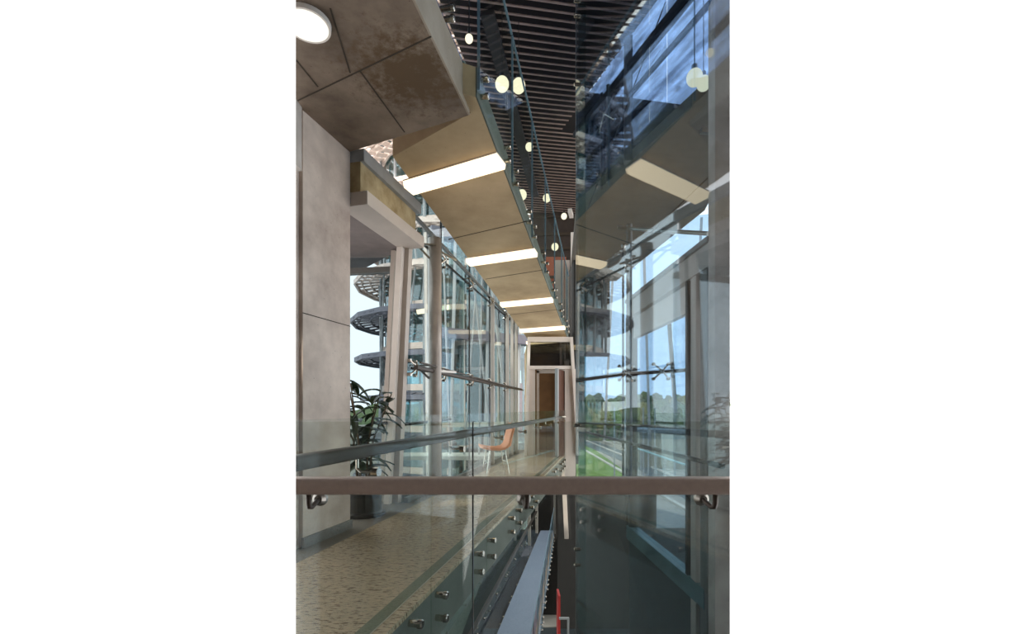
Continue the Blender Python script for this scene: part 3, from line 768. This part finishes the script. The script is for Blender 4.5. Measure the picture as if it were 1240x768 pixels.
# tinted glass canopy and wall beyond it
bm = NB(); A = Vector((3.15, 14.0)); prism(bm, [(1.3, 22), (9.3, 19.6), (9.3, 19.65), (1.3, 22.05)], -.2, 9.5)
struct('window_5', bm, glass('screen_glass', (.70, .80, .88), .05, graze=.3), 'pale blue glazed screen beyond the right side of the atrium')
bm = NB()
for i, x in enumerate((2.6, 4.2, 6.1, 7.7)):
    y = 22 - (x - 1.3) * .3 - .08
    bar(bm, (x, y, -.3), (x + (.5 if i % 2 else -.3), y, 9.4), .10, .10 if i % 2 else .2)
tag(finish('screen_mullions', bm, M['strut']), 'pale uprights of the blue glazed screen at the right', 'mullions')

ul = thing('window_7', (-2.8, 2, 3.95), 'blue fritted glazing of the storey above at the left', 'window', kind='structure')
for a, b, z0 in ((-2.9, -.9, 3.95), (-.87, 1.1, 3.95), (1.13, 3.1, 3.95), (3.13, 4.6, 5.3)):
    for u, v in ((z0, 5.45 if z0 < 5 else 5.9), (5.55 if z0 < 5 else 6.0, 6.95)):
        bm = NB(); wallseg(bm, (facade_x(a) - .25, a), (facade_x(b) - .25, b), .02, u, v); finish('pane', bm, M['g_blue'], ul, cut=False)
bm = NB(); wallseg(bm, (facade_x(-2.9) - .25, -2.9), (facade_x(3.1) - .25, 3.1), .12, 5.45, 5.55); finish('rail', bm, M['black'], ul, cut=False)
for i, (a, b) in enumerate(((4.63, 6.3), (6.33, 8.1), (8.13, 9.9), (9.93, 11.9))):
    for u, v in ((4.68, 5.5), (5.56, 6.35), (6.45, 6.95)):
        bm = NB(); wallseg(bm, (facade_x(a), a), (facade_x(b), b), .02, u, v); finish('pane', bm, M['g_blue'] if i < 2 else M['g_facade'], ul)
for u, v, w_ in ((4.6, 4.67, .1), (5.5, 5.56, .08), (6.35, 6.45, .16)):
    bm = NB(); wallseg(bm, (facade_x(4.6), 4.6), (facade_x(12), 12), w_, u, v); finish('rail', bm, M['black'], ul)
for y in (-.88, 1.12, 3.12):
    bm = NB(); bar(bm, (facade_x(y) - .2, y, 3.95 if y < 3 else 5.3), (facade_x(y) - .2, y, 6.95), .1, .1); finish('mullion', bm, M['greyframe'], ul, cut=False)

# ------------------------------------------------------------------ right-hand facade
rf = thing('window_6', (1.9, 5.5, -.7), 'large dark-framed window in the right-hand facade', 'window', kind='structure')
def rx(Y): return 1.98 - .054 * (Y - 4.5)
def rseg(name, y0, y1, z0, z1, t, m, off=0):
    bm = NB(); wallseg(bm, (rx(y0) + off, y0), (rx(y1) + off, y1), t, z0, z1); return finish(name, bm, m, rf)
rseg('beam', 4.45, 7.1, 2.52, 2.75, .16, M['frame'])
rseg('beam_capping', 4.45, 7.1, 2.75, 2.80, .22, M['greyframe'])
rseg('spandrel', 4.45, 7.1, 2.20, 2.52, .06, M['white'], .03)
rseg('sill_beam', 4.6, 7.15, -.86, -.66, .14, plain('sill_teal', (92, 118, 120), .4))
rseg('lower_panel', 4.45, 7.15, -4.0, -.86, .05, plain('lower_panel', (52, 62, 66), .5))
rseg('pane', 5.0, 7.05, -.66, 2.2, .014, M['g_ice'])
for y, w, m in ((4.62, .16, M['greyframe']), (4.85, .14, M['frame']), (5.02, .06, M['black']), (7.05, .07, M['black']), (7.2, .03, M['darkrail'])):
    bm = NB(); bar(bm, (rx(y), y, -4.0 if y < 4.9 else -.8), (rx(y), y, 2.55), .12, w, up=Vector((0, 1, 0))); finish('upright', bm, m, rf)
# mullion wedge seen through the pane
bm = NB(); bar(bm, P(818, 500, 7.4), P(806, 330, 7.4), .05, .12); finish('inner_upright', bm, M['greyframe'], rf)
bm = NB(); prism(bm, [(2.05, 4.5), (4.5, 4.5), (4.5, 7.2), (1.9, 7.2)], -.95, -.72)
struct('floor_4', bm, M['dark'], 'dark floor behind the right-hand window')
bm = NB(); prism(bm, [(P(866, 0, 4.3).x, 4.3), (2.6, 4.3), (2.6, 4.45), (P(866, 0, 4.3).x, 4.45)], -4.2, 5.0)
struct('wall_right', bm, M['column'], 'strip of concrete wall at the right margin')
t = thing('guard_post', (P(861, 0, 4.55).x, 4.55, 2.8), 'steel guard post with clamps high up at the right', 'post')
bm = NB(); tube(bm, [P(861, 291, 4.55), P(861, 158, 4.55)], .022, 12); finish('post', bm, M['steel'], t)
bm = NB(); bar(bm, P(849, 158, 4.55), P(874, 160, 4.55), .05, .05); finish('cap', bm, M['steel'], t)
bm = NB()
for y in (185, 228): ball(bm, P(866, y, 4.5), .03); tube(bm, [P(866, y, 4.5), P(884, y - 4, 4.45)], .012, 8)
finish('clamp', bm, M['chrome'], t)
t = thing('guard_rail', tuple(P(763, 600, 6.9)), 'grey pipe rail and tall upright standing before the right-hand facade', 'rail')
bm = NB(); tube(bm, [P(762, 600, 6.9), P(762, 272, 6.9)], .045, 12); finish('upright', bm, M['greyframe'], t)
bm = NB(); tube(bm, [P(748, 275, 6.9), P(762, 277, 6.9), P(858, 283, 5.2)], .025, 10); finish('rail', bm, M['steel'], t)
bm = NB(); tube(bm, [P(754.5, 600, 6.7), P(754.5, 295, 6.7)], .016, 8); finish('rod', bm, M['black'], t)
bm = NB()
for y in (298, 322, 516, 545): ball(bm, P(755, y, 6.65), .035)
finish('clamp', bm, M['chrome'], t)
t = thing('strut_rail', tuple(P(700, 458, 7.4)), 'dark horizontal tie with spider fittings at mid height beyond the tall glass wall', 'tie rod')
bm = NB(); tube(bm, [P(698, 461, 7.4), P(756, 453, 6.8), P(812, 450, 6.4), P(845, 447, 6.2)], .026, 10); finish('rod', bm, M['darkrail'], t)
spider(t, P(758, 452, 6.7), (0, -1, 0), .10); spider(t, P(800, 450, 6.3), (0, -1, 0), .10); spider(t, P(843, 450, 6.0), (0, -1, 0), .10)
# two sloping handrails beyond the glass
for i, (a, b, lb) in enumerate(((P(700, 521, 8.0), P(875, 565, 3.4), 'upper dark sloping handrail beyond the tall glass wall'), (P(700, 512, 9.0), P(860, 520, 5.0), 'level dark rail beyond the tall glass wall at eye height'))):
    bm = NB(); oval(bm, a, b, .04, .035); tag(finish('sloping_handrail', bm, M['darkrail']), lb, 'handrail')

# ------------------------------------------------------------------ outdoors: ringed tower and office wing
TC = Vector((-3.2, 25.0)); TR = 5.0
tw = thing('ringed_tower', (TC.x, TC.y, -8), 'round glazed tower wrapped in curved metal sunshade rings outside the glazed front', 'tower')
NS = 18
def circ(r, k, z, n=NS, c=TC): return Vector((c.x + r * math.cos(2 * math.pi * k / n), c.y + r * math.sin(2 * math.pi * k / n), z))
def ring_band(bm, r0, r1, z0, z1, n=NS, tilt=0, c=TC):
    a = [bm.verts.new(circ(r0, k, z0 + tilt, n, c)) for k in range(n)]; b = [bm.verts.new(circ(r1, k, z0, n, c)) for k in range(n)]
    d = [bm.verts.new(circ(r1, k, z1, n, c)) for k in range(n)]; e = [bm.verts.new(circ(r0, k, z1 + tilt, n, c)) for k in range(n)]
    for k in range(n):
        j = (k + 1) % n
        bm.faces.new((a[k], b[k], b[j], a[j])); bm.faces.new((b[k], d[k], d[j], b[j])); bm.faces.new((d[k], e[k], e[j], d[j])); bm.faces.new((e[k], a[k], a[j], e[j]))
z = EYE - 7.4; i = 0
while z < 20:
    if z > EYE - 6:
        bm = NB()
        wob = .25 * math.sin(i * 1.3)
        ring_band(bm, TR - .10 + wob, TR + wob, z, z + .22); ring_band(bm, TR - 1.35, TR - 1.25, z + .25, z + .42)
        ring_band(bm, TR - .40 + wob, TR - .34 + wob, z + .06, z + .14); ring_band(bm, TR - .72, TR - .66, z + .15, z + .24)
        for k in range(48):
            p = circ(TR - 1.28, k, z + .34, 48); q = circ(TR - .05 + wob, k, z + .12, 48); bar(bm, p, q, .36, .04)
        finish('sunshade_ring', bm, M['ring'] if z < 6.5 else M['ringpale'], tw)  # upper rings take a paler colour with the sunlight put into it
        bm = NB(); ring_band(bm, .1, TR - 1.3, z + .45, z + .75, 28); finish('floor_slab', bm, M['ringpale'], tw)
    z += 1.95; i += 1
for k in range(14):
    for (z0, z1) in ((-8, 20),):
        p = circ(TR - 1.2, k + .5 * 0, z0, 14); q = circ(TR - 1.2, k, z1, 14)
        bm = NB(); tube(bm, [p, q], .07, 8); finish('upright', bm, M['strut'], tw)
for k in range(11):
    bm = NB(); tube(bm, [circ(TR - 1.1, k, -2, 11), circ(TR - 1.1, k + .7, 8, 11), circ(TR - 1.1, k + .1, 18, 11)], .05, 6); finish('diagonal_strut', bm, M['strut'], tw)
bm = NB(); ring_band(bm, TR - 1.5, TR - 1.45, -8, 18, 28); finish('glass_drum', bm, M['g_wing'], tw)

# office wing behind the front
wg = thing('office_wing', (.1, 17.5, -8), 'glass office wing with pale mullions outside behind the steel column', 'building')
def wgx(u): return Vector((-2.9 + 3.6 * u, 16.2 + 2.2 * u))
for z0, h in ((-4.6, .3), (.48, .16), (3.65, .35), (7.2, .3)):
    bm = NB(); p, q = wgx(0), wgx(1); wallseg(bm, p, q, .5, z0, z0 + h); finish('floor_band', bm, M['kerb'] if z0 > -1 and z0 < 1 else M['ring'], wg)
for z0, z1 in ((-4.3, .48), (.64, 3.65), (4.0, 7.2)):
    for k in range(6):
        bm = NB(); p, q = wgx(k / 6 + .01), wgx((k + 1) / 6 - .01); wallseg(bm, p, q, .02, z0, z1); finish('pane', bm, M['g_wing'], wg)
for k in range(7):
    bm = NB(); p = wgx(k / 6); bar(bm, (p.x, p.y, -4.5), (p.x + (.28 if k % 2 else -.12), p.y, 7.3), .10, .08 if k % 3 else .14); finish('mullion', bm, M['strut'] if k % 2 else M['frame'], wg)
bm = NB()
for z0 in (.0, 3.7):
    prism(bm, [tuple(wgx(0)), tuple(wgx(1)), tuple(wgx(1) + Vector((-.6, 2.6))), tuple(wgx(0) + Vector((-.6, 2.6)))], z0, z0 + .12)
finish('storey_floor', bm, plain('wing_floor', (92, 88, 82), .7), wg)
bm = NB(); p, q = wgx(.45) + Vector((-.5, 2.2)), wgx(1) + Vector((-.5, 2.2)); wallseg(bm, p, q, .1, .12, 3.7)
finish('inner_wall', bm, plain('wing_inner', (86, 82, 76), .7), wg)
for (u, w_, mm) in ((.62, .25, 'red'), (.90, .28, 'red'), (.72, .3, 'darkwood')):
    bm = NB(); p = wgx(u) + Vector((-.2, 1.0)); wallseg(bm, p, p + Vector((w_, .1)), .05, .12, 2.9 if mm == 'darkwood' else 2.2); finish('curtain', bm, M[mm], wg)
for (a, b) in (((536, 405), (585, 403)), ((596, 416), (622, 415)), ((505, 378), (545, 372))):
    Y = 19.5; A, B = P(*a, Y), P(*b, Y); bm = NB(); bar(bm, A, B, .2, .16); finish('ceiling_lamp', bm, M['lamp'], wg)
# leaning white struts between front and tower
t = thing('leaning_struts', (-1.0, 14.5, -4), 'slender white leaning struts outside the glazed front', 'struts')
for a, b, r in (((596, 548), (566, 270), .035), ((562, 548), (578, 330), .03), ((620, 548), (596, 350), .05), ((580, 548), (585, 260), .03), ((545, 548), (536, 280), .03)):
    q = P(*a, 14.5); q.z = -.3
    bm = NB(); tube(bm, [q, P(*b, 14.5)], r, 8); finish('strut', bm, M['strut'], t)
t['kind'] = 'structure'
bm = NB(); prism(bm, [(-3.4, 14.0), (0.2, 14.0), (.3, 15.2), (-3.6, 15.2)], -.42, -.3)
struct('terrace', bm, M['kerb'], 'narrow pale terrace outside the glazed front', 'terrace')

# vehicles and a trailer outdoors
def trailer(px, py, Y, L, h, m, lb):
    c = P(px, py, Y); t = thing('lorry', (c.x, c.y, c.z), lb, 'vehicle', 'vehicles parked outside')
    bm = NB(); prism(bm, [(c.x - L / 2, Y), (c.x + L / 2, Y), (c.x + L / 2, Y + 2.4), (c.x - L / 2, Y + 2.4)], c.z + .9, c.z + h); finish('box_body', bm, m, t)
    bm = NB(); prism(bm, [(c.x + L / 2 + .1, Y), (c.x + L / 2 + 1.8, Y), (c.x + L / 2 + 1.8, Y + 2.3), (c.x + L / 2 + .1, Y + 2.3)], c.z + .5, c.z + h * .75); finish('cab', bm, M['white'], t)
    for dx in (-L * .35, -L * .2, L / 2 + .9):
        bm = NB(); tube(bm, [(c.x + dx, Y - .05, c.z + .5), (c.x + dx, Y + .25, c.z + .5)], .5, 14); finish('wheel', bm, M['black'], t)
bm = NB(); prism(bm, [(-40, 72), (-2, 72), (-2, 96), (-60, 96)], -9, lambda x, y: -2.2); 
struct('ground_bank', bm, M['plaza'], 'raised car park outdoors', 'ground')
trailer(540, 517, 80, 3.6, 3.6, M['red'], 'red box lorry parked outside seen left of the steel column')
trailer(513, 515, 84, 3.2, 3.2, M['yellow'], 'yellow box lorry parked outside left of the red one')
trailer(562, 515, 84, 2.6, 3.0, M['yellow'], 'yellow box lorry parked outside right of the red one')

# ------------------------------------------------------------------ grounds
ZG = -8.0
bm = NB(); prism(bm, [(-9, 19.4), (9.5, 19.4), (110, 230), (-110, 230)], ZG - .5, ZG)
gr = struct('ground', bm, M['plaza'], 'paved ground outside', 'ground')
def patch(pts, m, name, h):
    bm = NB(); q = []
    for px, py in pts:
        Y = F * (EYE - ZG) / (py - 495); q.append(((px - 620) / F * Y, Y))
    prism(bm, q, ZG, ZG + h); return finish(name, bm, m, gr)
patch([(700, 590), (884, 640), (884, 770), (700, 740)], M['road'], 'road', .02)
patch([(690, 532), (720, 545), (770, 580), (770, 610), (690, 600)], M['lawn'], 'lawn', .05)
patch([(700, 536), (770, 566), (884, 640), (884, 612), (790, 560), (700, 527)], M['road'], 'path', .07)
for k, (a, b) in enumerate((((700, 530), (884, 606)), ((700, 541), (884, 650)), ((700, 524), (884, 585)))):
    Ya = F * 9.14 / (a[1] - 495); Yb = F * 9.14 / (b[1] - 495)
    bm = NB(); bar(bm, ((a[0] - 620) / F * Ya, Ya, ZG + .1), ((b[0] - 620) / F * Yb, Yb, ZG + .1), .45, .3); finish('kerb', bm, M['kerb'], gr)
# flagpoles
for i, (px, y0, y1) in enumerate(((744, 495, 566), (757, 494, 572), (779, 495, 570), (785, 495, 578), (793, 495, 575))):
    Y = 58 + i * 1.5; a = P(px, y1, Y); a.z = ZG; b = P(px, y0, Y)
    t = thing('flagpole', tuple(a), '%s white flagpole from the left beyond the lawn' % ORD[i], 'flagpole', 'white flagpoles outdoors')
    bm = NB(); tube(bm, [a, b], [.12, .07], 8); finish('pole', bm, M['strut'], t)
    bm = NB(); ball(bm, b, .13, seg=8); finish('finial', bm, M['strut'], t)
t = thing('teal_fence', tuple(P(812, 560, 40)), 'low pale teal fence on the paving beyond the right-hand window', 'fence')
bm = NB(); bar(bm, P(768, 542, 48), P(845, 568, 34), .12, .12); finish('top_rail', bm, M['g_teal'] if 0 else plain('fence_teal', (150, 190, 190), .4), t)
for k in range(8):
    u = k / 7; p = P(768, 542, 48).lerp(P(845, 568, 34), u); q = p.copy(); q.z -= 1.9
    bm = NB(); bar(bm, q, p, .12, .1); finish('post', bm, M['strut'], t)
# low block with dark top
t = thing('low_building', tuple(P(815, 560, 70)), 'low grey flat-roofed building in front of the trees', 'building')
bm = NB(); a = P(770, 548, 72); b = P(884, 524, 72); prism(bm, [(a.x, 72), (b.x + 2, 66), (b.x + 2, 80), (a.x, 80)], ZG, b.z); finish('wall', bm, plain('low_wall', (120, 118, 108), .8), t)
bm = NB(); prism(bm, [(a.x - .3, 71.5), (b.x + 2, 65.5), (b.x + 2, 80.5), (a.x - .3, 80.5)], b.z, b.z + .5); finish('roof', bm, M['greyframe'], t)
bm = NB()
for k in range(5): x = a.x + 2 + k * 5; prism(bm, [(x, 71.7 - (x - a.x) * .2), (x + 3, 71.7 - (x + 3 - a.x) * .2), (x + 3, 74), (x, 74)], b.z - 2.2, b.z - .9)
finish('window_band', bm, M['black'], t)

# wooded hill
bm = NB(); n = 40; top = []; 
def hilltop(x): return 482 + 5 * math.sin(x * .035) + 3 * math.sin(x * .09 + 1)
v0 = []; v1 = []; v2 = []
for k in range(n + 1):
    px = 340 + 560 * k / n; Y = 150
    lowl = 4 if px < 600 else 0
    a = P(px, 530, 130); b = P(px, hilltop(px) + 6 + lowl, 165); c = P(px, 500, 220)
    a.z = ZG; v0.append(bm.verts.new(a)); v1.append(bm.verts.new(b)); v2.append(bm.verts.new(c))
for k in range(n): bm.faces.new((v0[k], v0[k + 1], v1[k + 1], v1[k])); bm.faces.new((v1[k], v1[k + 1], v2[k + 1], v2[k]))
tag(finish('wooded_hill', bm, M['tree3']), 'long dark wooded hillside on the horizon', 'hill')
def treemesh(seed):
    bm = NB(); rnd = random.Random(seed)
    for k in range(7):
        c = Vector((rnd.uniform(-1, 1), rnd.uniform(-1, 1), rnd.uniform(2.2, 5.6))); r = rnd.uniform(1.0, 1.7) * (1.2 - c.z / 12)
        b2 = NB(); bmesh.ops.create_icosphere(b2, subdivisions=3, radius=r)
        for v in b2.verts: v.co += v.co.normalized() * noise.noise(v.co * 2.2 + Vector((seed, k, 0))) * .55; v.co += c
        me = bpy.data.meshes.new('x'); b2.to_mesh(me); b2.free(); bm.from_mesh(me); bpy.data.meshes.remove(me)
    me = bpy.data.meshes.new('crown'); bm.to_mesh(me); bm.free(); return me
def trunkmesh():
    bm = NB(); tube(bm, [(0, 0, -2), (0, 0, 3.2)], [.28, .16], 7); me = bpy.data.meshes.new('trunk'); bm.to_mesh(me); bm.free(); me.materials.append(M['stem']); return me
cms = []
for s, mm in ((1, 'tree1'), (2, 'tree2'), (3, 'tree3'), (4, 'tree1')):
    me = treemesh(s); me.materials.append(M[mm]); cms.append(me)
tk = trunkmesh(); rnd = random.Random(5)
cnt = 0
for row, (Y, yb) in enumerate(((112, 524), (124, 517), (137, 507), (150, 500))):
    px = 700 + rnd.uniform(0, 5)
    while px < 872:
        X = (px - 620) / F * Y
        base = P(px, yb, Y)
        kk = rnd.randrange(4)
        nm = ['rounded green', 'yellowing ochre', 'dark green', 'bushy green'][kk]
        o = bpy.data.objects.new('broadleaf_tree', None); COL.objects.link(o); o.location = (X, Y + rnd.uniform(-3, 3), base.z)
        tag(o, nm + ' tree in the wood on the hillside at the right', 'tree', 'trees on the hillside')
        s = rnd.uniform(.72, 1.12); o.scale = (s, s, s * rnd.uniform(.85, 1.2)); o.rotation_euler.z = rnd.uniform(0, 6)
        c = bpy.data.objects.new('crown', cms[kk]); COL.objects.link(c); c.parent = o
        c = bpy.data.objects.new('trunk', tk); COL.objects.link(c); c.parent = o
        px += rnd.uniform(9, 15); cnt += 1

# ------------------------------------------------------------------ room behind the camera (seen in reflections)
bm = NB(); prism(bm, [(-9, -3.2), (9, -3.2), (9, -3.0), (-9, -3.0)], -8, 7); struct('wall_rear', bm, plain('rear_wall', (74, 72, 68), .8), cut=False)
bm = NB(); prism(bm, [(-1.2, -3.0), (1.2, -3.0), (.62, 1.20), (-.53, 1.20)], -.3, 0); struct('floor_5', bm, M['carpet'], cut=False)

# ------------------------------------------------------------------ light
w = bpy.data.worlds.new('sky'); S.world = w; w.use_nodes = True
bg = w.node_tree.nodes['Background']; bg.inputs[0].default_value = (1, 1, 1, 1); bg.inputs[1].default_value = 1.8
sun = bpy.data.lights.new('sun', 'SUN'); sun.energy = 2.2; sun.angle = .02; sun.color = (1, .94, .84)
so = bpy.data.objects.new('sun', sun); COL.objects.link(so)
so.rotation_euler = Vector((.35, .75, -.62)).to_track_quat('-Z', 'Y').to_euler()

# ------------------------------------------------------------------ camera
cam = bpy.data.cameras.new('camera'); co = bpy.data.objects.new('camera', cam); COL.objects.link(co)
co.location = (0, 0, EYE); co.rotation_euler = (math.pi / 2, 0, 0)
cam.sensor_fit = 'HORIZONTAL'; cam.sensor_width = 36; cam.lens = 36 * F / 1240; cam.shift_y = 111 / 1240
cam.clip_start = .05; cam.clip_end = 600
S.camera = co
S.view_settings.view_transform = 'Standard'; S.view_settings.look = 'None'
S.view_settings.exposure = .5; S.view_settings.gamma = 1; S.view_settings.use_curve_mapping = False
try:
    S.cycles.transparent_max_bounces = 48; S.cycles.max_bounces = 8; S.cycles.glossy_bounces = 4
except Exception: pass
for o in S.objects:
    if 'w' in o: del o['w']
